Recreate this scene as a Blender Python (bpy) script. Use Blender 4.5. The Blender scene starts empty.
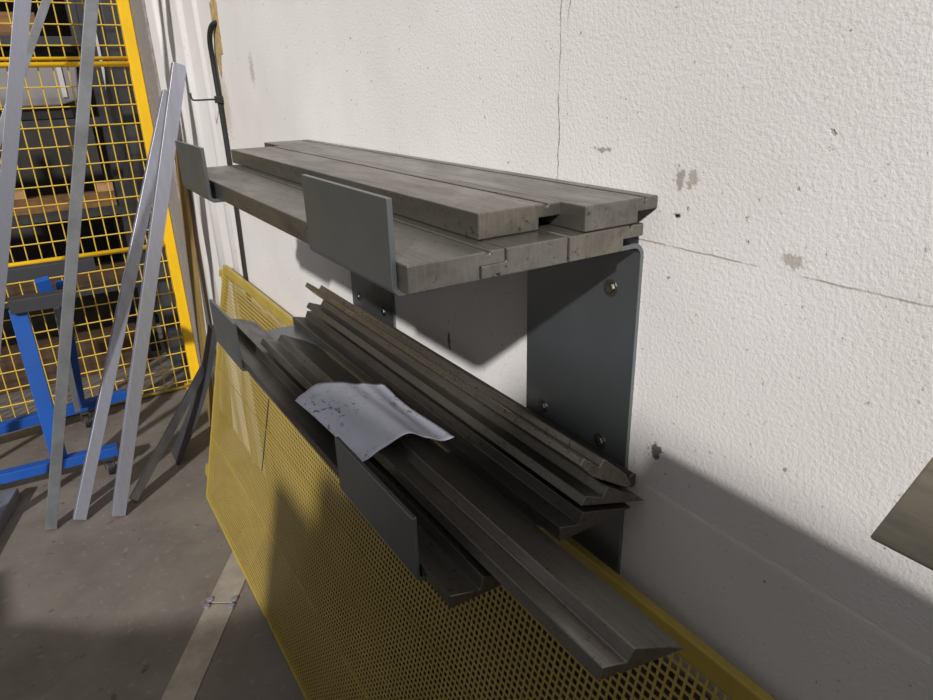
import bpy, bmesh, math, random
from mathutils import Matrix, Vector

random.seed(7)
SC = bpy.context.scene
COL = SC.collection

# ------------------------------------------------------------------ materials
def srgb(r, g, b):
    def f(c):
        c /= 255.0
        return c / 12.92 if c <= 0.04045 else ((c + 0.055) / 1.055) ** 2.4
    return (f(r), f(g), f(b), 1.0)

class NT:
    """small helper around a node tree"""
    def __init__(self, name):
        self.m = bpy.data.materials.new(name)
        self.m.use_nodes = True
        self.t = self.m.node_tree
        self.b = self.t.nodes['Principled BSDF']
        self.out = self.t.nodes['Material Output']
        tc = self.t.nodes.new('ShaderNodeTexCoord')
        self.co = tc.outputs['Object']
    def n(self, kind, **kw):
        nd = self.t.nodes.new(kind)
        for k, v in kw.items():
            setattr(nd, k, v)
        return nd
    def link(self, a, b):
        self.t.links.new(a, b)
    def mapping(self, scale, loc=(0, 0, 0)):
        mp = self.n('ShaderNodeMapping')
        mp.inputs['Scale'].default_value = scale
        mp.inputs['Location'].default_value = loc
        self.link(self.co, mp.inputs['Vector'])
        return mp.outputs['Vector']
    def noise(self, scale, detail=4, rough=0.55, vec=None, dist=0.0):
        nd = self.n('ShaderNodeTexNoise')
        nd.inputs['Scale'].default_value = scale
        nd.inputs['Detail'].default_value = detail
        nd.inputs['Roughness'].default_value = rough
        nd.inputs['Distortion'].default_value = dist
        self.link(vec if vec is not None else self.co, nd.inputs['Vector'])
        return nd.outputs['Fac']
    def ramp(self, fac, stops):
        nd = self.n('ShaderNodeValToRGB')
        el = nd.color_ramp.elements
        while len(el) < len(stops):
            el.new(0.5)
        for e, (p, c) in zip(el, stops):
            e.position = p
            e.color = c if len(c) == 4 else (*c, 1)
        self.link(fac, nd.inputs['Fac'])
        return nd.outputs['Color']
    def g(self, fac, a, b, va=0.0, vb=1.0):
        nd = self.n('ShaderNodeMapRange')
        nd.inputs['From Min'].default_value = a
        nd.inputs['From Max'].default_value = b
        nd.inputs['To Min'].default_value = va
        nd.inputs['To Max'].default_value = vb
        self.link(fac, nd.inputs['Value'])
        return nd.outputs['Result']
    def mix(self, fac, a, b, mode='MIX'):
        nd = self.n('ShaderNodeMix', data_type='RGBA', blend_type=mode)
        def put(s, v):
            if isinstance(v, (int, float)):
                s.default_value = v
            elif isinstance(v, tuple):
                s.default_value = v
            else:
                self.link(v, s)
        put(nd.inputs[0], fac); put(nd.inputs[6], a); put(nd.inputs[7], b)
        return nd.outputs[2]
    def math(self, op, a, b=None, c=None):
        nd = self.n('ShaderNodeMath', operation=op)
        for i, v in enumerate((a, b, c)):
            if v is None:
                continue
            if isinstance(v, (int, float)):
                nd.inputs[i].default_value = v
            else:
                self.link(v, nd.inputs[i])
        return nd.outputs[0]
    def xyz(self):
        nd = self.n('ShaderNodeSeparateXYZ')
        self.link(self.co, nd.inputs[0])
        return nd.outputs
    def bump(self, h, strength=0.3, dist=0.002, prev=None):
        nd = self.n('ShaderNodeBump')
        nd.inputs['Strength'].default_value = strength
        nd.inputs['Distance'].default_value = dist
        self.link(h, nd.inputs['Height'])
        if prev is not None:
            self.link(prev, nd.inputs['Normal'])
        self.link(nd.outputs['Normal'], self.b.inputs['Normal'])
        return nd.outputs['Normal']
    def base(self, c):
        if isinstance(c, tuple):
            self.b.inputs['Base Color'].default_value = c
        else:
            self.link(c, self.b.inputs['Base Color'])
    def rough(self, r, metal=0.0, spec=0.5):
        if isinstance(r, (int, float)):
            self.b.inputs['Roughness'].default_value = r
        else:
            self.link(r, self.b.inputs['Roughness'])
        self.b.inputs['Metallic'].default_value = metal
        self.b.inputs['Specular IOR Level'].default_value = spec

def mat_simple(name, c, rough=0.5, metal=0.0, var=0.12, scale=14, bump=0.0, streak=None):
    k = NT(name)
    v = k.mapping(streak) if streak else None
    n = k.noise(scale, 5, 0.6, v)
    d = tuple(x * (1 - var * 2) for x in c[:3]) + (1,)
    l = tuple(min(1, x * (1 + var)) for x in c[:3]) + (1,)
    k.base(k.ramp(n, [(0.3, d), (0.7, l)]))
    k.rough(k.g(n, 0.3, 0.7, rough + 0.06, rough - 0.06), metal)
    if bump:
        k.bump(n, bump, 0.002)
    return k.m

def mat_wall():
    k = NT('painted_plaster')
    x, y, z = k.xyz()
    big = k.noise(1.3, 4, 0.6)
    col = k.ramp(big, [(0.3, srgb(216, 211, 207)), (0.7, srgb(234, 231, 229))])
    # darker gritty specks
    sp = k.noise(95, 3, 0.6)
    col = k.mix(k.g(sp, 0.66, 0.74), col, srgb(150, 142, 132))
    vo = k.n('ShaderNodeTexVoronoi'); vo.inputs['Scale'].default_value = 26
    vo.inputs['Randomness'].default_value = 1.0
    wob = k.noise(60, 3, 0.6)
    k.link(k.co, vo.inputs['Vector'])
    dsp = k.math('ADD', vo.outputs['Distance'], k.math('MULTIPLY', k.math('SUBTRACT', wob, 0.5), 0.5))
    gate = k.n('ShaderNodeSeparateColor'); k.link(vo.outputs['Color'], gate.inputs[0])
    chip = k.math('MULTIPLY', k.g(dsp, 0.10, 0.06), k.g(gate.outputs[0], 0.70, 0.73))
    col = k.mix(k.math('MULTIPLY', chip, .55), col, srgb(140, 130, 118))
    # hand-placed scuffs and chips (y, z, radius y, radius z)
    for (cy, cz, ry, rz, cc, st) in [
            (.507, 1.551, .007, .011, srgb(155, 148, 138), .85), (.490, 1.553, .006, .010, srgb(165, 158, 148), .8),
            (.63, 1.575, .014, .003, srgb(130, 122, 112), .7), (.505, 1.512, .006, .003, srgb(30, 27, 25), 1.0),
            (.507, 1.208, .012, .012, srgb(95, 82, 70), .9), (.36, 1.49, .014, .007, srgb(165, 155, 140), .7),
            (1.49, 1.83, .02, .008, srgb(120, 110, 100), .7), (2.07, 1.70, .02, .04, srgb(150, 140, 130), .5),
            (2.42, 1.60, .05, .10, srgb(190, 170, 145), .55), (.33, 1.83, .014, .008, srgb(150, 138, 122), .8),
            (.27, 1.86, .012, .006, srgb(150, 138, 122), .7), (1.02, 1.20, .005, .02, srgb(60, 55, 50), .8)]:
        dy = k.math('DIVIDE', k.math('SUBTRACT', y, cy), ry)
        dz = k.math('DIVIDE', k.math('SUBTRACT', z, cz), rz)
        r = k.math('SQRT', k.math('ADD', k.math('MULTIPLY', dy, dy), k.math('MULTIPLY', dz, dz)))
        r = k.math('ADD', r, k.math('MULTIPLY', k.math('SUBTRACT', k.noise(110, 3), .5), 3.2))
        col = k.mix(k.math('MULTIPLY', k.g(r, 1.1, .7), st), col, cc)
    # a horizontal pour joint and two fine vertical cracks
    wn = k.math('MULTIPLY', k.math('SUBTRACT', k.noise(30, 4, .7), .5), .004)
    dj = k.math('ABSOLUTE', k.math('SUBTRACT', k.math('ADD', z, wn), 1.476))
    jm = k.math('MULTIPLY', k.g(dj, .0014, .0004), k.g(y, .60, .57))
    jm = k.math('MULTIPLY', jm, k.g(k.noise(22, 3), .36, .52))
    col = k.mix(k.math('MULTIPLY', jm, .8), col, srgb(150, 140, 125))
    wv = k.math('MULTIPLY', k.math('SUBTRACT', k.noise(14, 4, .7), .5), .022)
    for cy, zt in ((.700, 1.62), (.716, 1.50)):
        dv = k.math('ABSOLUTE', k.math('SUBTRACT', k.math('ADD', y, wv), cy))
        vm = k.math('MULTIPLY', k.g(dv, .0014, .0004), k.g(z, zt, zt + .05))
        vm = k.math('MULTIPLY', vm, k.g(k.noise(9, 2), .34, .44))
        col = k.mix(k.math('MULTIPLY', vm, .8), col, srgb(105, 96, 88))
    # shade behind the guard panel, painted in as a darker wall foot
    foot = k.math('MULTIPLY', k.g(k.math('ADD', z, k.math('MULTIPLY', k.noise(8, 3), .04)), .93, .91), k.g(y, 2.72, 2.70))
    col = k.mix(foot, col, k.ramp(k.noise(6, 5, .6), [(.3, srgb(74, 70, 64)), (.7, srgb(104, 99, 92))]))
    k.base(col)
    k.rough(0.75, 0, 0.25)
    h1 = k.noise(200, 4, 0.62)
    h2 = k.noise(9, 3, 0.5)
    h = k.math('ADD', h1, k.math('MULTIPLY', h2, 1.2))
    h = k.math('SUBTRACT', h, k.math('MULTIPLY', chip, 1.0))
    k.bump(h, 0.45, 0.0026)
    return k.m

def mat_floor():
    k = NT('worn_concrete_floor')
    a = k.noise(2.2, 6, 0.65)
    b = k.noise(30, 5, 0.7)
    col = k.ramp(a, [(0.25, srgb(88, 82, 76)), (0.55, srgb(110, 103, 96)), (0.8, srgb(128, 120, 111))])
    col = k.mix(k.g(b, 0.58, 0.72, 0, 0.5), col, srgb(150, 142, 132))
    col = k.mix(k.g(k.noise(17, 4, .6), 0.64, 0.72, 0, 0.8), col, srgb(62, 57, 53))
    k.base(col)
    k.rough(k.g(a, .3, .7, .62, .45), 0, 0.35)
    k.bump(b, 0.25, 0.003)
    return k.m

def mat_steel(name, c, rough=0.42, metal=0.75, rust=None, seed=0.0):
    """ground bar steel: lengthwise grain along y, dark mill stains"""
    k = NT(name)
    g = k.noise(1.0, 4, 0.6, k.mapping((330, 4, 40), (seed, seed, 0)))
    s = k.noise(1.0, 5, 0.65, k.mapping((22, 5, 22), (seed * 3, seed, 1)), 0.6)
    sp = k.noise(110, 4, .65)
    dark = tuple(v * .6 for v in c[:3]) + (1,)
    col = k.ramp(s, [(0.32, dark), (0.62, c)])
    col = k.mix(k.g(g, .35, .65, 0, .35), col, tuple(min(1, v * 1.3) for v in c[:3]) + (1,))
    col = k.mix(k.g(sp, .60, .67, 0, .9), col, tuple(v * .35 for v in c[:3]) + (1,))
    if rust:
        col = k.mix(k.g(k.noise(7, 5, .7), .55, .75, 0, .45), col, rust)
    k.base(col)
    k.rough(k.g(s, .3, .7, rough + .14, rough - .06), metal)
    k.bump(g, 0.2, 0.001)
    return k.m

def mat_perforated():
    """yellow sheet with real see-through holes in a staggered grid (sheet local x / y)"""
    k = NT('yellow_perforated_sheet')
    x, y, z = k.xyz()
    p = 0.0133                               # square grid of rounded square holes
    u = k.math('DIVIDE', x, p)
    v = k.math('DIVIDE', y, p)
    au = k.math('ABSOLUTE', k.math('SUBTRACT', k.math('FRACT', u), .5))
    av = k.math('ABSOLUTE', k.math('SUBTRACT', k.math('FRACT', v), .5))
    hole = k.math('LESS_THAN', k.math('SMOOTH_MAX', au, av, .12), .36)
    n = k.noise(3.0, 5, .6)
    col = k.ramp(n, [(0.3, srgb(174, 150, 70)), (0.7, srgb(194, 169, 90))])
    k.base(col)
    k.rough(.45)
    tr = k.n('ShaderNodeBsdfTransparent')
    mx = k.n('ShaderNodeMixShader')
    k.link(hole, mx.inputs[0]); k.link(k.b.outputs[0], mx.inputs[1]); k.link(tr.outputs[0], mx.inputs[2])
    k.link(mx.outputs[0], k.out.inputs['Surface'])
    return k.m

def mat_paper():
    k = NT('smudged_paper')
    n = k.noise(5, 4, .6)
    col = k.ramp(n, [(.3, srgb(196, 197, 211)), (.7, srgb(218, 219, 232))])
    s = k.noise(62, 4, .65, k.mapping((1.5, 1, 1)), .3)
    gate = k.noise(7, 3, .5, k.mapping((1, 1, 1), (4, 2, 0)))
    m = k.math('MULTIPLY', k.g(s, .55, .62), k.g(gate, .42, .54))
    col = k.mix(k.math('MULTIPLY', m, .85), col, srgb(58, 58, 66))
    k.base(col); k.rough(.8, 0, .2)
    return k.m

M = {}
M['wall'] = mat_wall()
M['floor'] = mat_floor()
M['steel'] = mat_steel('ground_bar_steel', srgb(126, 123, 116), .32, .8)
M['steel2'] = mat_steel('ground_bar_steel_worn', srgb(130, 125, 116), .34, .8, srgb(104, 95, 84), 3.1)
M['polished'] = mat_steel('polished_die_steel', srgb(166, 158, 145), .24, .9, srgb(132, 116, 96), 6.6)
M['tansteel'] = mat_simple('tan_mill_steel', srgb(186, 177, 158), .5, .1, .13, 9, .05, (4, 3, 18))
M['die'] = mat_steel('dark_die_steel', srgb(104, 99, 93), .34, .8, srgb(92, 82, 72), 5.2)
M['die2'] = mat_steel('bright_die_steel', srgb(124, 119, 111), .31, .8, srgb(106, 95, 82), 8.2)
M['bracket'] = mat_simple('grey_bracket_steel', srgb(126, 131, 134), .36, .8, .05, 6)
M['zinc'] = mat_simple('zinc_screw', srgb(120, 118, 112), .3, .9, .1, 60)
M['perf'] = mat_perforated()
M['yellow'] = mat_simple('yellow_frame_paint', srgb(168, 145, 62), .42, 0, .08, 8)
M['fence'] = mat_simple('bright_yellow_fence_paint', srgb(238, 190, 28), .4, 0, .05, 8)
M['fencewire'] = mat_simple('pale_yellow_wire_paint', srgb(208, 174, 62), .45, 0, .05, 8)
M['alu'] = mat_simple('bare_aluminium', srgb(172, 174, 186), .40, .75, .08, 5, 0, (8, 8, 1.2))
M['galv'] = mat_simple('dull_galvanised_steel', srgb(140, 142, 146), .48, .6, .16, 9)
M['olive'] = mat_simple('brown_timber', srgb(136, 112, 60), .7, 0, .14, 8, .1, (6, 6, .6))
M['blue'] = mat_simple('blue_enamel', srgb(26, 78, 156), .4, 0, .08, 6)
M['black'] = mat_simple('black_rubber', srgb(30, 30, 31), .6, 0, .1, 20)
M['cable'] = mat_simple('black_cable_sheath', srgb(38, 40, 38), .45, 0, .1, 30)
M['darksheet'] = mat_simple('scuffed_dark_sheet', srgb(66, 66, 67), .6, .1, .2, 5, .1)
M['wood'] = mat_simple('brown_wood', srgb(122, 88, 52), .7, 0, .22, 5, .1, (1, 12, 12))
M['darkwood'] = mat_simple('dark_brown_wood', srgb(74, 54, 36), .7, 0, .22, 5, .1, (1, 12, 12))
M['palewood'] = mat_simple('pale_wood', srgb(176, 136, 92), .7, 0, .15, 8)
M['boxgrey'] = mat_simple('pale_grey_housing_paint', srgb(132, 128, 128), .5, 0, .06, 4)
M['whitetrim'] = mat_simple('white_trim_paint', srgb(190, 186, 182), .5, 0, .04, 4)
M['darkgrey'] = mat_simple('dark_machine_paint', srgb(58, 58, 60), .5, .1, .12, 4)
M['midgrey'] = mat_simple('grey_machine_paint', srgb(112, 110, 112), .5, .0, .08, 4)
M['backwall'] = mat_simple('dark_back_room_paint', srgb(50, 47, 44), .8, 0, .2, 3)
M['pilaster'] = mat_simple('raw_concrete', srgb(140, 134, 130), .85, 0, .22, 14, .5, (2, 16, 2))
M['tan'] = mat_simple('exposed_tan_plaster', srgb(186, 158, 112), .9, 0, .2, 60, .6)
M['paper'] = mat_paper()
M['strip'] = mat_simple('floor_plate_steel', srgb(158, 150, 138), .5, .25, .14, 12)

# ------------------------------------------------------------------ mesh helpers
def finish(name, bm, mat, parent=None, smooth=False, bevel=0.0, loc=None):
    bmesh.ops.recalc_face_normals(bm, faces=bm.faces[:])
    me = bpy.data.meshes.new(name)
    bm.to_mesh(me); bm.free()
    me.materials.append(mat)
    if smooth:
        for p in me.polygons:
            p.use_smooth = True
    o = bpy.data.objects.new(name, me)
    COL.objects.link(o)
    if bevel:
        b = o.modifiers.new('edge', 'BEVEL'); b.width = bevel; b.segments = 2
        b.limit_method = 'ANGLE'; b.angle_limit = math.radians(40)
    if parent is not None:
        o.parent = parent
        if loc is None:
            o.matrix_parent_inverse = Matrix.Translation(-parent.location) if parent.rotation_euler[:] == (0, 0, 0) else parent.matrix_basis.inverted()
    if loc is not None:
        o.location = loc
    return o

def tag(o, label, cat, group=None, kind=None):
    o['label'] = label; o['category'] = cat
    if group: o['group'] = group
    if kind: o['kind'] = kind
    return o

def struct(o):
    o['kind'] = 'structure'
    return o

def thing(name, label, cat, loc, group=None):
    o = bpy.data.objects.new(name, None)
    o.empty_display_size = .05
    COL.objects.link(o); o.location = loc
    return tag(o, label, cat, group)

def prism_y(bm, poly, y0, y1, dx=0.0):
    """polygon of (x, z) extruded from y0 to y1 (dx = sideways drift at y1)"""
    a = [bm.verts.new((x, y0, z)) for x, z in poly]
    b = [bm.verts.new((x + dx, y1, z)) for x, z in poly]
    n = len(poly)
    bm.faces.new(a); bm.faces.new(b[::-1])
    for i in range(n):
        bm.faces.new((a[i], b[i], b[(i + 1) % n], a[(i + 1) % n]))
    return bm

def box(bm, x0, x1, y0, y1, z0, z1):
    return prism_y(bm, [(x0, z0), (x1, z0), (x1, z1), (x0, z1)], y0, y1)

def bar_between(bm, p, q, prof, up=(0, 0, 1)):
    """closed profile [(u,v)] swept from p to q"""
    p, q = Vector(p), Vector(q)
    d = (q - p).normalized()
    u = d.cross(Vector(up))
    if u.length < 1e-4: u = d.cross(Vector((0, 1, 0)))
    u.normalize(); v = u.cross(d).normalized()
    a = [bm.verts.new(p + u * s + v * t) for s, t in prof]
    b = [bm.verts.new(q + u * s + v * t) for s, t in prof]
    n = len(prof)
    bm.faces.new(a); bm.faces.new(b[::-1])
    for i in range(n):
        bm.faces.new((a[i], b[i], b[(i + 1) % n], a[(i + 1) % n]))
    return bm

def rect(w, h): return [(-w / 2, -h / 2), (w / 2, -h / 2), (w / 2, h / 2), (-w / 2, h / 2)]
def circ(r, n=12): return [(r * math.cos(2 * math.pi * i / n), r * math.sin(2 * math.pi * i / n)) for i in range(n)]

def tube(bm, pts, r, n=10):
    pts = [Vector(p) for p in pts]
    rings = []
    for i, p in enumerate(pts):
        d = (pts[min(i + 1, len(pts) - 1)] - pts[max(i - 1, 0)]).normalized()
        ref = Vector((0, 0, 1)) if abs(d.z) < .9 else Vector((0, 1, 0))
        u = d.cross(ref).normalized(); v = u.cross(d)
        rings.append([bm.verts.new(p + u * (r * math.cos(2 * math.pi * k / n)) + v * (r * math.sin(2 * math.pi * k / n))) for k in range(n)])
    for a, b in zip(rings, rings[1:]):
        for k in range(n):
            bm.faces.new((a[k], a[(k + 1) % n], b[(k + 1) % n], b[k]))
    bm.faces.new(rings[0][::-1]); bm.faces.new(rings[-1])
    return bm

def spline(pts, k=8):
    out = []
    P = [Vector(p) for p in pts]
    for i in range(len(P) - 1):
        p0, p1, p2, p3 = P[max(i - 1, 0)], P[i], P[i + 1], P[min(i + 2, len(P) - 1)]
        for s in range(k):
            t = s / k
            out.append(.5 * ((2 * p1) + (-p0 + p2) * t + (2 * p0 - 5 * p1 + 4 * p2 - p3) * t * t + (-p0 + 3 * p1 - 3 * p2 + p3) * t ** 3))
    out.append(P[-1])
    return out

def bent_sheet(path, t, r=.010, n=6):
    """(x,z) path with rounded bends -> closed polygon of a sheet t thick, on the left of the path"""
    pts = [Vector((a, b)) for a, b in path]
    dense = [pts[0]]
    for i in range(1, len(pts) - 1):
        d0 = (pts[i - 1] - pts[i]).normalized(); d1 = (pts[i + 1] - pts[i]).normalized()
        a = pts[i] + d0 * r; b = pts[i] + d1 * r; c = pts[i] + (d0 + d1) * r
        a0 = math.atan2(*(a - c).yx); a1 = math.atan2(*(b - c).yx)
        da = (a1 - a0 + math.pi) % (2 * math.pi) - math.pi
        for s in range(n + 1):
            ang = a0 + da * s / n
            dense.append(c + Vector((math.cos(ang), math.sin(ang))) * r)
    dense.append(pts[-1])
    off = []
    for i, p in enumerate(dense):
        d = (dense[min(i + 1, len(dense) - 1)] - dense[max(i - 1, 0)]).normalized()
        off.append(p + Vector((-d.y, d.x)) * t)
    return [tuple(p) for p in dense] + [tuple(p) for p in off[::-1]]

# ------------------------------------------------------------------ the setting
WX = 0.600                                   # face of the plaster wall
bm = bmesh.new(); box(bm, -4.5, 0.9, -4.0, 7.2, -.10, 0)
struct(finish('floor', bm, M['floor']))

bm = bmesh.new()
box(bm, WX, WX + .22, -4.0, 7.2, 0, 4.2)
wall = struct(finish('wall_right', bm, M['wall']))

bm = bmesh.new()
box(bm, WX - .012, WX + .004, 3.56, 3.90, 0, 3.2)     # raw grey pier beside the fence post
struct(finish('trim_1', bm, M['pilaster'], bevel=.004))

# ragged hole in the plaster the cable comes out of
bm = bmesh.new()
ring = []
for i in range(22):
    a = 2 * math.pi * i / 22
    r = 1 + random.uniform(-.22, .22)
    ring.append((2.395 + .050 * r * math.cos(a) - .06 * math.sin(a) * .3, 1.83 + .125 * r * math.sin(a)))
va = [bm.verts.new((WX + .004, y, z)) for y, z in ring]
vb = [bm.verts.new((WX - .002, y, z)) for y, z in ring]
bm.faces.new(vb)
for i in range(22):
    bm.faces.new((va[i], va[(i + 1) % 22], vb[(i + 1) % 22], vb[i]))
struct(finish('trim_2', bm, M['tan']))

for n_, (yc, hw, dp) in enumerate(((2.64, .05, .010), (2.88, .07, .014), (3.12, .05, .010), (3.34, .06, .012))):
    bm = bmesh.new()
    lo, hi = [], []
    for i in range(17):
        y = yc - hw + 2 * hw * i / 16
        x = WX + .001 - dp * .5 * (1 + math.cos(math.pi * (y - yc) / hw))
        lo.append(bm.verts.new((x, y, 0))); hi.append(bm.verts.new((x, y, 3.6)))
    lo.append(bm.verts.new((WX + .01, yc, 0))); hi.append(bm.verts.new((WX + .01, yc, 3.6)))
    bm.faces.new(lo); bm.faces.new(hi[::-1])
    for i in range(18):
        bm.faces.new((lo[i], lo[(i + 1) % 18], hi[(i + 1) % 18], hi[i]))
    struct(finish('trim_%d' % (n_ + 3), bm, M['wall'], smooth=True))

# dark store room behind the fence
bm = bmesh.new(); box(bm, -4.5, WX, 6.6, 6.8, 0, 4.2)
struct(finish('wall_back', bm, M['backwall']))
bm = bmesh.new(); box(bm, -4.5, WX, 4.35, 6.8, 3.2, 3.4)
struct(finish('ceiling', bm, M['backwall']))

# ------------------------------------------------------------------ shelf brackets
ZT, ZL, ZLO, ZLL = 1.4684, 1.5623, 1.1254, 1.2147
def screw(parent, y, z):
    s = bmesh.new()
    bar_between(s, (.5945, y, z), (.5905, y, z), circ(.0075, 6))
    o = finish('screw', s, M['zinc'], parent, bevel=.001)
    w = bmesh.new()
    bar_between(w, (.5950, y, z), (.5930, y, z), circ(.0115, 16))
    finish('washer', w, M['zinc'], o)
    return o

def bracket(y0, y1, xu, xo, label, screws, group=None, up=0.0, low=None):
    t = thing('shelf_bracket', label, 'shelf bracket', (.594, (y0 + y1) / 2, .96), group)
    b = bmesh.new()
    prism_y(b, bent_sheet([(xu, ZL + up), (xu, ZT + up), (.594, ZT + up), (.594, .96)], .006, .011), y0, y1)
    finish('upper_tray', b, M['bracket'], t, bevel=.0008)
    b = bmesh.new()
    ly0, ly1, lz = low or (y0, y1, ZLL)
    prism_y(b, bent_sheet([(xo, lz), (xo, ZLO), (.5935, ZLO)], .006, .010), ly0, ly1)
    finish('lower_tray', b, M['bracket'], t, bevel=.0008)
    for y, z in screws:
        screw(t, y, z)
    return t

bracket(.5504, .7716, .2639, .2678, 'nearer dark grey bent steel bracket with upright lips, bare back plate in view',
        [(.597, 1.407), (.601, 1.181), (.729, 1.183)], 'bent plate brackets on the wall')
bracket(1.2440, 1.4640, .2545, .2680, 'farther dark grey bent steel bracket behind the rods, nearest the black cable',
        [(1.426, 1.187), (1.292, 1.185), (1.426, 1.407)], 'bent plate brackets on the wall', low=(1.284, 1.480, 1.229))

# ------------------------------------------------------------------ ground bars on the upper shelf
T, MAINW, FULL = .028, .080, .1106
PROF = [(0, 0), (MAINW, 0), (MAINW, .0135), (FULL, .0135), (FULL, T), (MAINW + .013, T), (MAINW + .013, T - .003),
        (MAINW + .0085, T - .003), (MAINW + .0085, T), (0, T)]
Z0 = ZT + .0062
GB = 'ground steel bars on the upper shelf'
def ground_bar(label, x, z, y0, y1, mat, flip=False, dx=0.0, thick=1.0):
    P = [(FULL - a, T - b) for a, b in PROF] if flip else PROF
    b = bmesh.new()
    prism_y(b, [(x + a, z + c) for a, c in P], y0, y1, dx)
    return tag(finish('steel_bar', b, mat, bevel=.0017), label, 'steel bar', GB)

ground_bar('flat grey bottom-layer steel bar right behind the upright lips of the upper shelf', .2711, Z0, .532, 1.505, M['steel'])
ground_bar('middle steel bar of the bottom layer, its tongue tucked under the front bar', .3530, Z0, .532, 1.500, M['steel'], True)
ground_bar('steel bar of the bottom layer closest to the wall, mostly hidden by the bars above', .4655, Z0, .532, 1.520, M['steel2'])
ground_bar('steel bar in the top layer nearer the room, with worn brownish top', .3785, Z0 + T + .0006, .575, 1.545, M['steel2'])
ground_bar('steel bar in the top layer against the wall, highest and farthest back', .4880, Z0 + T + .0006, .534, 1.665, M['steel'])

# ------------------------------------------------------------------ profiled dies on the lower shelf
GD = 'profiled steel rods on the lower shelf'
def die(label, poly, y0, y1, mat, bevel=.0012):
    b = bmesh.new()
    prism_y(b, poly, y0, y1)
    return tag(finish('profiled_rod', b, mat, bevel=bevel), label, 'steel rod', GD)

die('wedge-edged steel rod lying right behind the upright lips of the lower shelf',
    [(.2755, 1.1345), (.338, 1.1325), (.375, 1.1350), (.3500, 1.1465), (.3175, 1.157), (.3135, 1.141), (.2750, 1.151)], .487, 1.545, M['die'])
die('longest wedge-edged steel rod, sticking out farthest toward the viewer over the yellow panel',
    [(.322, 1.1640), (.3450, 1.1565), (.347, 1.160), (.3505, 1.1550), (.441, 1.1330), (.418, 1.1490), (.367, 1.1760), (.358, 1.1645), (.328, 1.1765)], .312, 1.315, M['die2'])
die('stepped steel rod lowest in the stack by the wall, beside the paper sheet',
    [(.444, 1.1330), (.470, 1.1325), (.567, 1.1340), (.535, 1.1440), (.481, 1.1610), (.474, 1.1460), (.444, 1.1540)], .508, 1.475, M['die'])
die('stepped steel rod second in the stack by the wall, ending in a sharp tip',
    [(.477, 1.1720), (.592, 1.1345), (.560, 1.1560), (.5210, 1.1830), (.5130, 1.1710), (.485, 1.1830)], .508, 1.468, M['die2'])
die('topmost steel rod in the stack by the wall, shinier than the rods below it',
    [(.481, 1.2220), (.5010, 1.2000), (.5660, 1.1590), (.5725, 1.1625), (.5620, 1.1810), (.5210, 1.2185), (.5140, 1.2095), (.487, 1.2310)], .517, 1.470, M['polished'])
die('round-edged steel rod squeezed between the stack and the back plates',
    [(.5765, 1.1520), (.5860, 1.1470), (.5905, 1.1520), (.5905, 1.1660), (.5860, 1.1700), (.5780, 1.1660)], .526, 1.425, M['die'])

# ------------------------------------------------------------------ paper sheet on the dies
bm = bmesh.new()
N = 28
A, B_, C_, D_ = Vector((.288, 1.003)), Vector((.440, .985)), Vector((.443, .750)), Vector((.297, .757))
def paper_z(s, t, x):
    pts = [(.28, 1.163), (.30, 1.172), (.328, 1.1805), (.367, 1.1815), (.40, 1.172), (.43, 1.163), (.46, 1.1625)]
    z = pts[-1][1]
    for (a, za), (b, zb) in zip(pts, pts[1:]):
        if a <= x <= b:
            f = (x - a) / (b - a); f = f * f * (3 - 2 * f); z = za + (zb - za) * f; break
    z += .010 * math.exp(-((s - .55) / .22) ** 2) * (t ** 2)          # near edge buckles up
    z += .008 * math.exp(-((s - .35) / .25) ** 2) * ((1 - t) ** 3)    # far edge lifts
    z += .0025 * math.sin(9 * s + 4 * t) + .003
    return z
top, botm = [], []
for j in range(N + 1):
    t = j / N
    for i in range(N + 1):
        s = i / N
        l = A.lerp(D_, t); r = B_.lerp(C_, t)
        p = l.lerp(r, s)
        ex = .004 * math.sin(7 * t + 2) * (s > .5) * (s - .5)
        z = paper_z(s, t, p.x)
        top.append(bm.verts.new((p.x + ex, p.y, z + .0004)))
        botm.append(bm.verts.new((p.x + ex, p.y, z)))
W = N + 1
for j in range(N):
    for i in range(N):
        k = j * W + i
        bm.faces.new((top[k], top[k + 1], top[k + W + 1], top[k + W]))
        bm.faces.new((botm[k], botm[k + W], botm[k + W + 1], botm[k + 1]))
edge = [i for i in range(N)] + [N + j * W for j in range(N)] + [N * W + N - i for i in range(N)] + [(N - j) * W for j in range(N)]
for a, b in zip(edge, edge[1:] + edge[:1]):
    bm.faces.new((top[a], botm[a], botm[b], top[b]))
tag(finish('paper_sheet', bm, M['paper'], smooth=True), 'creased bluish white sheet of paper with dark smudges lying on the rods', 'paper')

# ------------------------------------------------------------------ bar on edge at the right border, on the next bracket
b = bmesh.new()
ZN = 1.5034
va = [[b.verts.new((x, y, z)) for (x, y, z) in ((.2225, ya, ZN + .002), (.2245, ya, ZN), (.2620, ya, ZN), (.2620, ya - d * .010, ZN + .012), (.2330, ya - d * .014, ZN + .046), (.2225, ya - d * .014, ZN + .046))] for ya, d in ((-.95, 0), (.0895, 1))]
b.faces.new(va[0]); b.faces.new(va[1][::-1])
for i in range(6): b.faces.new((va[0][i], va[0][(i + 1) % 6], va[1][(i + 1) % 6], va[1][i]))
tag(finish('steel_bar', b, M['tansteel'], bevel=.001), 'tan grey steel bar end poking in at the right edge, close to the viewer', 'steel bar')
bracket(-.62, -.40, .2150, .2590, 'dark grey bent steel bracket beyond the right edge, holding the tan grey bar', [(-.57, 1.181), (-.45, 1.181)], None, ZN - .0062 - ZT)

# ------------------------------------------------------------------ yellow perforated guard panel leaning on the wall
XB, XTP, HZ = .3345, .5670, 1.000
slope = math.atan2(XTP - XB, HZ)
LEN = math.hypot(XTP - XB, HZ)
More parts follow.
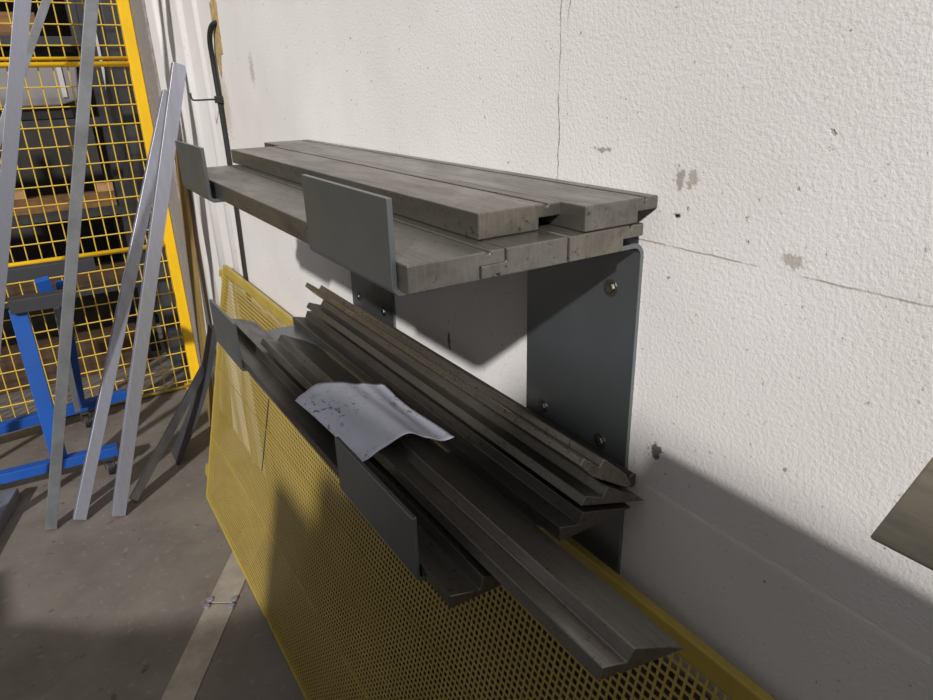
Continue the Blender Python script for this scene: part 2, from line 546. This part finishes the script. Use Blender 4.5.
# local axes: x along the wall (world +y), y up the slope, z = outward normal (toward the room)
ey = Vector((XTP - XB, 0, HZ)).normalized(); ex = Vector((0, 1, 0)); ez = ex.cross(ey)
PM = Matrix(((ex.x, ey.x, ez.x, XB), (ex.y, ey.y, ez.y, 0), (ex.z, ey.z, ez.z, 0.003), (0, 0, 0, 1)))
panel = bpy.data.objects.new('guard_panel', None); COL.objects.link(panel)
panel.matrix_world = PM
tag(panel, 'long yellow perforated sheet metal guard panel leaning on the wall under the shelves', 'guard panel')
Y0, Y1 = -.35, 2.700
def lbox(b, x0, x1, y0, y1, z0, z1): return prism_y(b, [(x0, z0), (x1, z0), (x1, z1), (x0, z1)], y0, y1)
def pchild(name, b, mat, bevel=0.0):
    o = finish(name, b, mat, bevel=bevel); o.parent = panel; return o
sgn = 1 if ez.x < 0 else -1                     # local z that points to the room
def pz(a, c): return (min(a * sgn, c * sgn), max(a * sgn, c * sgn))
def pbox(x0, x1, y0, y1, a, c):
    z0, z1 = pz(a, c); b = bmesh.new(); lbox(b, x0, x1, y0, y1, z0, z1); return b
pchild('perforated_sheet', pbox(Y0 + .01, Y1 - .012, .012, LEN - .024, .0005, .0020), M['perf'])
pchild('top_rail', pbox(Y0, Y1, LEN - .030, LEN, -.014, .0035), M['yellow'], .003)
pchild('bottom_rail', pbox(Y0, Y1, 0, .014, -.012, .0035), M['yellow'], .002)
pchild('side_rail', pbox(Y1 - .014, Y1, .014, LEN - .030, -.022, .0035), M['yellow'], .002)
pchild('side_rail', pbox(Y0, Y0 + .014, .014, LEN - .030, -.022, .0035), M['yellow'], .002)
for h in (.300, .612):
    z0, z1 = pz(.0021, .0042)
    b = bmesh.new(); lbox(b, Y0 + .014, Y1 - .014, h - .0022, h + .0022, z0, z1)
    pchild('crease_rib', b, M['yellow'], .001)
b = pbox(2.016, 2.022, .46, .72, .0021, .0034)
pchild('joint_strip', b, M['darkgrey'])
# lug on the far edge and foot block on the far edge
pchild('lug', pbox(Y1, Y1 + .05, LEN - .055, LEN - .030, -.012, .0035), M['yellow'], .002)
b = pbox(Y1, Y1 + .055, .085, .135, -.035, .0)
pchild('foot_bracket', b, M['yellow'], .003)

# ------------------------------------------------------------------ yellow wire mesh fence across the back
FY = 3.95
f = thing('mesh_fence', 'bright yellow welded wire mesh fence closing off the dark back area', 'fence', (-.4, FY, 0))
b = bmesh.new(); box(b, .538, .590, FY - .025, FY + .025, 0, 2.30)
finish('post', b, M['fence'], f, bevel=.003)
b = bmesh.new(); box(b, .500, .598, FY - .06, FY + .06, 0, .008)
finish('base_plate', b, M['fence'], f, bevel=.002)
def ftube(z, r=.0125):
    q = bmesh.new(); bar_between(q, (-1.6, FY - .012, z), (.540, FY - .012, z), circ(r, 12)); return q
finish('rail', ftube(1.772), M['fence'], f, True)
finish('rail', ftube(1.798, .008), M['fence'], f, True)
finish('rail', ftube(.862), M['fence'], f, True)
finish('bottom_rail', ftube(.014, .010), M['yellow'], f, True)
b = bmesh.new()
z = .045
zs = []
while z < 2.25:
    zs.append(z); z += .0905
for z in zs:
    bar_between(b, (-1.6, FY, z), (.540, FY, z), circ(.0034, 6))
x = .515
while x > -1.6:
    bar_between(b, (x, FY + .005, .02), (x, FY + .005, 2.25), circ(.0030, 6))
    x -= .0618
finish('wire_mesh', b, M['fencewire'], f)

# ------------------------------------------------------------------ leaning profiles and rods
GL = 'metal profiles leaning in the corner'
def chan(w, h, t):    # U channel, open toward -v
    return [(-w / 2, -h / 2), (-w / 2 + t, -h / 2), (-w / 2 + t, h / 2 - t), (w / 2 - t, h / 2 - t), (w / 2 - t, -h / 2), (w / 2, -h / 2), (w / 2, h / 2), (-w / 2, h / 2)]
def leaner(name, label, p, q, prof, mat, up=(0, -1, 0), cap=None):
    b = bmesh.new(); bar_between(b, p, q, prof, up)
    return tag(finish(name, b, mat, bevel=.0012), label, 'metal profile', GL)

leaner('aluminium_profile', 'bluish aluminium square profile leaning on the wall, crossing behind the profile next to the hook',
       (-.145, 2.83, .012), (.572, 3.235, 1.640), rect(.046, .040), M['alu'])
leaner('aluminium_profile', 'aluminium profile leaning on the wall with its top end right beside the wall hook',
       (-.005, 2.77, .012), (.570, 2.905, 1.738), rect(.050, .040), M['alu'])
leaner('steel_profile', 'dull grey tall profile standing before the blue trolley, running out of the top edge',
       (-.248, 2.83, .010), (.576, 2.80, 2.870), rect(.040, .028), M['galv'])
leaner('aluminium_profile', 'pale aluminium channel at the upper left edge, nearest the left border',
       (-.500, 2.93, .014), (.566, 2.735, 3.380), chan(.046, .026, .003), M['alu'])
leaner('steel_rod', 'thin dark grey bar crossing behind the pale channel at upper left',
       (-.905, 3.19, .010), (.405, 3.915, 2.330), rect(.034, .020), M['galv'])
leaner('steel_profile', 'low dark grey bar slanting from the floor to the wall behind the panel',
       (.062, 2.845, .013), (.492, 3.138, .420), rect(.034, .022), M['galv'])

# brown lath and dark sheet leaning on the wall behind the panel
bm = bmesh.new()
prism_y(bm, [(.505, .001), (.523, .001), (.597, 1.44), (.579, 1.44)], 3.265, 3.395)
tag(finish('timber_board', bm, M['olive'], bevel=.002), 'narrow brown board leaning on the wall behind the yellow panel', 'board')
bm = bmesh.new()
prof = []
for i in range(13):
    t = i / 12
    prof.append((.290 + .275 * t + .030 * math.sin(math.pi * t), .003 + .60 * t))
poly = prof + [(x - .010, z + .003) for x, z in prof[::-1]]
prism_y(bm, poly, 3.05, 3.20)
tag(finish('dark_sheet', bm, M['darksheet'], smooth=False), 'dark grey scuffed strip bowed between floor and wall beyond the yellow panel', 'sheet')

# ------------------------------------------------------------------ cable with hook
pts = spline([(.612, 2.365, 1.842), (.590, 2.392, 1.838), (.582, 2.425, 1.800), (.586, 2.445, 1.730), (.590, 2.452, 1.560),
              (.591, 2.455, 1.400), (.592, 2.465, 1.20), (.592, 2.48, 1.00), (.592, 2.49, .60), (.590, 2.50, .02)], 8)
bm = bmesh.new(); tube(bm, pts, .0085, 10)
cab = tag(finish('cable', bm, M['cable'], smooth=True), 'thick black cable running down the white wall out of a chipped hole', 'cable')
hk = thing('wall_hook', 'small black wall hook sticking out of the wall beside the cable', 'hook', (.599, 2.47, 1.617))
b = bmesh.new(); box(b, .578, .599, 2.438, 2.474, 1.605, 1.628); finish('clamp', b, M['cable'], hk, bevel=.002)
b = bmesh.new(); tube(b, spline([(.596, 2.482, 1.617), (.56, 2.482, 1.617), (.517, 2.482, 1.617), (.508, 2.482, 1.622), (.506, 2.482, 1.640)], 5), .0028, 8)
finish('hook_rod', b, M['cable'], hk, True)

# ------------------------------------------------------------------ blue trolley
tr = thing('trolley', 'blue steel trolley frame with dark top bars standing before the fence', 'trolley', (-.2, 3.4, 0))
def member(name, p, q, w, h, mat, up=(0, 0, 1), bev=.002):
    b = bmesh.new(); bar_between(b, p, q, rect(w, h), up); return finish(name, b, mat, tr, bevel=bev)
member('base_rail', (-.72, 3.22, .110), (.060, 3.17, .110), .050, .045, M['blue'])
member('base_rail', (-.72, 3.68, .120), (.175, 3.78, .120), .050, .050, M['blue'])
member('upright', (-.172, 3.20, .130), (-.172, 3.33, .80), .064, .050, M['blue'], (0, 1, 0))
member('upright', (-.042, 3.72, .140), (.008, 3.52, .84), .040, .034, M['blue'], (0, 1, 0))
member('upright', (-.062, 3.66, .140), (-.030, 3.50, .80), .026, .026, M['galv'], (0, 1, 0))
member('top_bar', (-.196, 3.31, .822), (.030, 3.30, .822), .075, .058, M['darkgrey'])
member('top_bar', (-.70, 3.56, .900), (.165, 3.54, .900), .060, .058, M['darkgrey'])
member('post_head', (-.048, 3.46, .80), (-.060, 3.44, .885), .056, .040, M['blue'], (0, 1, 0))
def caster(x, y, top):
    b = bmesh.new()
    box(b, x - .022, x + .022, y - .022, y + .022, top - .014, top)
    box(b, x - .022, x - .017, y - .018, y + .018, .035, top - .014)
    box(b, x + .017, x + .022, y - .018, y + .018, .035, top - .014)
    c = finish('caster', b, M['zinc'], tr, bevel=.001)
    w = bmesh.new(); bar_between(w, (x - .012, y, .036), (x + .012, y, .036), circ(.036, 20), (0, 0, 1))
    finish('wheel', w, M['black'], c, bevel=.003)
caster(.012, 3.16, .088); caster(-.66, 3.215, .088); caster(-.035, 3.745, .095); caster(-.66, 3.685, .095)

# ------------------------------------------------------------------ cover plates on the floor
def floor_plate(label, pts, bolts):
    t = thing('floor_plate', label, 'floor plate', (sum(p[0] for p in pts) / 4, sum(p[1] for p in pts) / 4, 0), 'steel cover plates on the floor')
    b = bmesh.new()
    lo = [b.verts.new((x, y, .0)) for x, y in pts]; hi = [b.verts.new((x, y, .004)) for x, y in pts]
    b.faces.new(lo[::-1]); b.faces.new(hi)
    for i in range(4): b.faces.new((lo[i], lo[(i + 1) % 4], hi[(i + 1) % 4], hi[i]))
    finish('plate', b, M['strip'], t, bevel=.001)
    for x, y in bolts:
        q = bmesh.new(); bar_between(q, (x, y, .0035), (x, y, .012), circ(.011, 12)); finish('bolt', q, M['alu'], t, bevel=.002)
dirv = Vector((.351 + .022, 2.301 - 1.707)).normalized()      # runs from the viewer to the panel
nrm = Vector((dirv.y, -dirv.x))
O = Vector((.185, 2.030)); Wd = .098
def fp(a, c): v = O + dirv * a + nrm * c; return (v.x, v.y)
floor_plate('far steel cover plate on the floor running under the yellow panel', [fp(.004, 0), fp(.004, Wd), fp(.42, Wd), fp(.42, 0)], [fp(.014, .006), fp(.014, Wd - .008)])
floor_plate('near steel cover plate on the floor, running out at the bottom edge', [fp(-.9, 0), fp(-.9, Wd), fp(-.004, Wd), fp(-.004, 0)], [fp(-.018, .006), fp(-.018, Wd - .008)])

# steel beam lying on the floor at the left edge
b = bmesh.new(); bar_between(b, (-.372, 3.17, .030), (-.60, 2.40, .030), rect(.050, .060))
tag(finish('floor_beam', b, M['galv'], bevel=.003), 'grey steel box beam lying on the floor at the left edge', 'beam')

# ------------------------------------------------------------------ clutter behind the fence
rk = thing('storage_rack', 'dark storage rack standing in the back area behind the fence', 'rack', (-.3, 5.0, 0))
for x in (-1.5, .46):
    for y in (4.74, 5.38):
        b = bmesh.new(); box(b, x - .03, x + .03, y - .03, y + .03, 0, 2.6); finish('post', b, M['darkgrey'], rk)
for z in (.50, .98, 1.50, 1.94):
    b = bmesh.new(); box(b, -1.5, .46, 4.72, 5.40, z - .05, z); finish('shelf', b, M['darkgrey'], rk, bevel=.002)
def plank(label, x0, x1, y0, y1, z0, z1, m=M['wood'], name='wood_plank', cat='plank', grp='timbers behind the fence'):
    b = bmesh.new(); box(b, x0, x1, y0, y1, z0, z1); tag(finish(name, b, m, bevel=.003), label, cat, grp)
plank('brown plank along the rack shelf just above the middle fence rail', -1.3, .42, 4.735, 4.86, .981, 1.070)
plank('pale timber block on the brown plank, right end behind the fence', .33, .42, 4.74, 4.84, 1.071, 1.125, M['palewood'])
plank('pale timber block on the brown plank, left part behind the fence', -.16, -.05, 4.74, 4.84, 1.071, 1.125, M['palewood'])
plank('dark brown beam on the lowest rack shelf behind the fence', -1.3, .40, 4.735, 4.86, .501, .60, M['darkwood'])
plank('dark brown beam on the floor below the rack behind the fence', -1.3, .38, 4.50, 4.64, .001, .13, M['darkwood'])
plank('second dark brown beam stacked on the floor beam behind the fence', -1.2, .36, 4.51, 4.63, .131, .25, M['darkwood'])
plank('brown timber on the top rack shelf at upper left behind the fence', -1.2, .22, 4.74, 4.9, 1.941, 2.06)
cb = thing('machine_box', 'pale grey machine housing on a rack shelf behind the fence', 'machine', (0, 4.95, 1.5))
b = bmesh.new(); prism_y(b, [(-.75, 1.575), (.24, 1.575), (.345, 1.605), (.37, 1.80), (-.75, 1.80)], 4.74, 5.3); finish('housing', b, M['boxgrey'], cb, bevel=.01)
b = bmesh.new(); box(b, -.72, .30, 4.78, 5.28, 1.501, 1.575); finish('base', b, M['black'], cb, bevel=.006)
b = bmesh.new(); box(b, .262, .286, 4.732, 4.742, 1.62, 1.79); finish('stripe', b, M['whitetrim'], cb)
b = bmesh.new(); box(b, .505, .585, 4.30, 4.62, .001, 2.3)
tag(finish('metal_cabinet', b, M['darkgrey'], bevel=.006), 'tall narrow dark grey metal cabinet just behind the fence post', 'cabinet')

# ------------------------------------------------------------------ unseen plate left of the viewer, added and cut to shape the shadow
pr = thing('shadow_blocker', 'unseen dark grey plate out of frame, added to cast the large shadow', 'machine', (-1.22, 0, 0))
sil = [(-2.6, 0), (-2.6, 2.83), (-1.30, 2.83), (-1.22, 2.665), (-.68, 2.585), (-.64, 2.25), (-.43, 2.22), (-.38, 2.00), (-.05, 1.99), (.06, 1.44), (.36, 1.24), (.90, .96), (1.40, .73), (1.72, .72), (1.72, 0)]
b = bmesh.new()
va = [b.verts.new((-1.20, y, z)) for y, z in sil]; vb = [b.verts.new((-1.24, y, z)) for y, z in sil]
b.faces.new(va); b.faces.new(vb[::-1])
for i in range(len(sil)):
    j = (i + 1) % len(sil); b.faces.new((va[i], va[j], vb[j], vb[i]))
finish('blocker_plate', b, M['darkgrey'], pr)
b = bmesh.new(); box(b, -1.34, -1.10, -2.6, 1.72, 0, .02); finish('foot', b, M['darkgrey'], pr)

# ------------------------------------------------------------------ light
sun = bpy.data.lights.new('hall_daylight', 'SUN')
sun.energy = 3.85; sun.angle = math.radians(1.8); sun.color = (1.0, .975, .95)
so = bpy.data.objects.new('hall_daylight', sun); COL.objects.link(so)
so.location = (-3, -3.4, 4.2)
so.rotation_euler = Vector((1, 1.15, -.9)).to_track_quat('-Z', 'Y').to_euler()

w = bpy.data.worlds.new('hall_ambient'); SC.world = w; w.use_nodes = True
nt = w.node_tree
bg = nt.nodes['Background']
tcw = nt.nodes.new('ShaderNodeTexCoord'); sep = nt.nodes.new('ShaderNodeSeparateXYZ'); rp = nt.nodes.new('ShaderNodeValToRGB')
mr = nt.nodes.new('ShaderNodeMapRange'); mr.inputs['From Min'].default_value = -1; mr.inputs['From Max'].default_value = 1
nt.links.new(tcw.outputs['Generated'], sep.inputs[0]); nt.links.new(sep.outputs['Z'], mr.inputs['Value']); nt.links.new(mr.outputs['Result'], rp.inputs['Fac'])
el = rp.color_ramp.elements
el[0].position = .40; el[0].color = (.10, .095, .09, 1)
el[1].position = .85; el[1].color = (.62, .62, .64, 1)
mx1 = nt.nodes.new('ShaderNodeMapRange'); mx1.inputs['From Min'].default_value = -1; mx1.inputs['From Max'].default_value = .2
mx1.inputs['To Min'].default_value = .55; mx1.inputs['To Max'].default_value = 1.15
nt.links.new(sep.outputs['X'], mx1.inputs['Value'])
my1 = nt.nodes.new('ShaderNodeMapRange'); my1.inputs['From Min'].default_value = .3; my1.inputs['From Max'].default_value = -1
my1.inputs['To Min'].default_value = .9; my1.inputs['To Max'].default_value = 1.5
nt.links.new(sep.outputs['Y'], my1.inputs['Value'])
mm = nt.nodes.new('ShaderNodeMath'); mm.operation = 'MULTIPLY'
nt.links.new(mx1.outputs['Result'], mm.inputs[0]); nt.links.new(my1.outputs['Result'], mm.inputs[1])
vm = nt.nodes.new('ShaderNodeVectorMath'); vm.operation = 'SCALE'
nt.links.new(rp.outputs['Color'], vm.inputs[0]); nt.links.new(mm.outputs[0], vm.inputs['Scale'])
nt.links.new(vm.outputs['Vector'], bg.inputs['Color'])
bg.inputs['Strength'].default_value = .86

# ------------------------------------------------------------------ camera
R = Matrix(((0.8417124827170929, 0.22325819603165425, -0.4916054051197147),
            (-0.5393022703495364, 0.3038912832743367, -0.7853681615304458),
            (-0.02594528153755393, 0.9261780961859162, 0.3761927385149383)))
cam = bpy.data.cameras.new('camera'); co = bpy.data.objects.new('camera', cam); COL.objects.link(co)
cam.sensor_fit = 'HORIZONTAL'; cam.sensor_width = 36.0; cam.lens = 668.1524 * 36.0 / 933.0
cam.clip_start = .01
co.matrix_world = Matrix.Translation((0, 0, 1.66)) @ R.to_4x4()
SC.camera = co
SC.view_settings.view_transform = 'Standard'; SC.view_settings.look = 'None'
SC.view_settings.exposure = 0.0; SC.view_settings.gamma = 1.0
SC.view_settings.use_curve_mapping = False
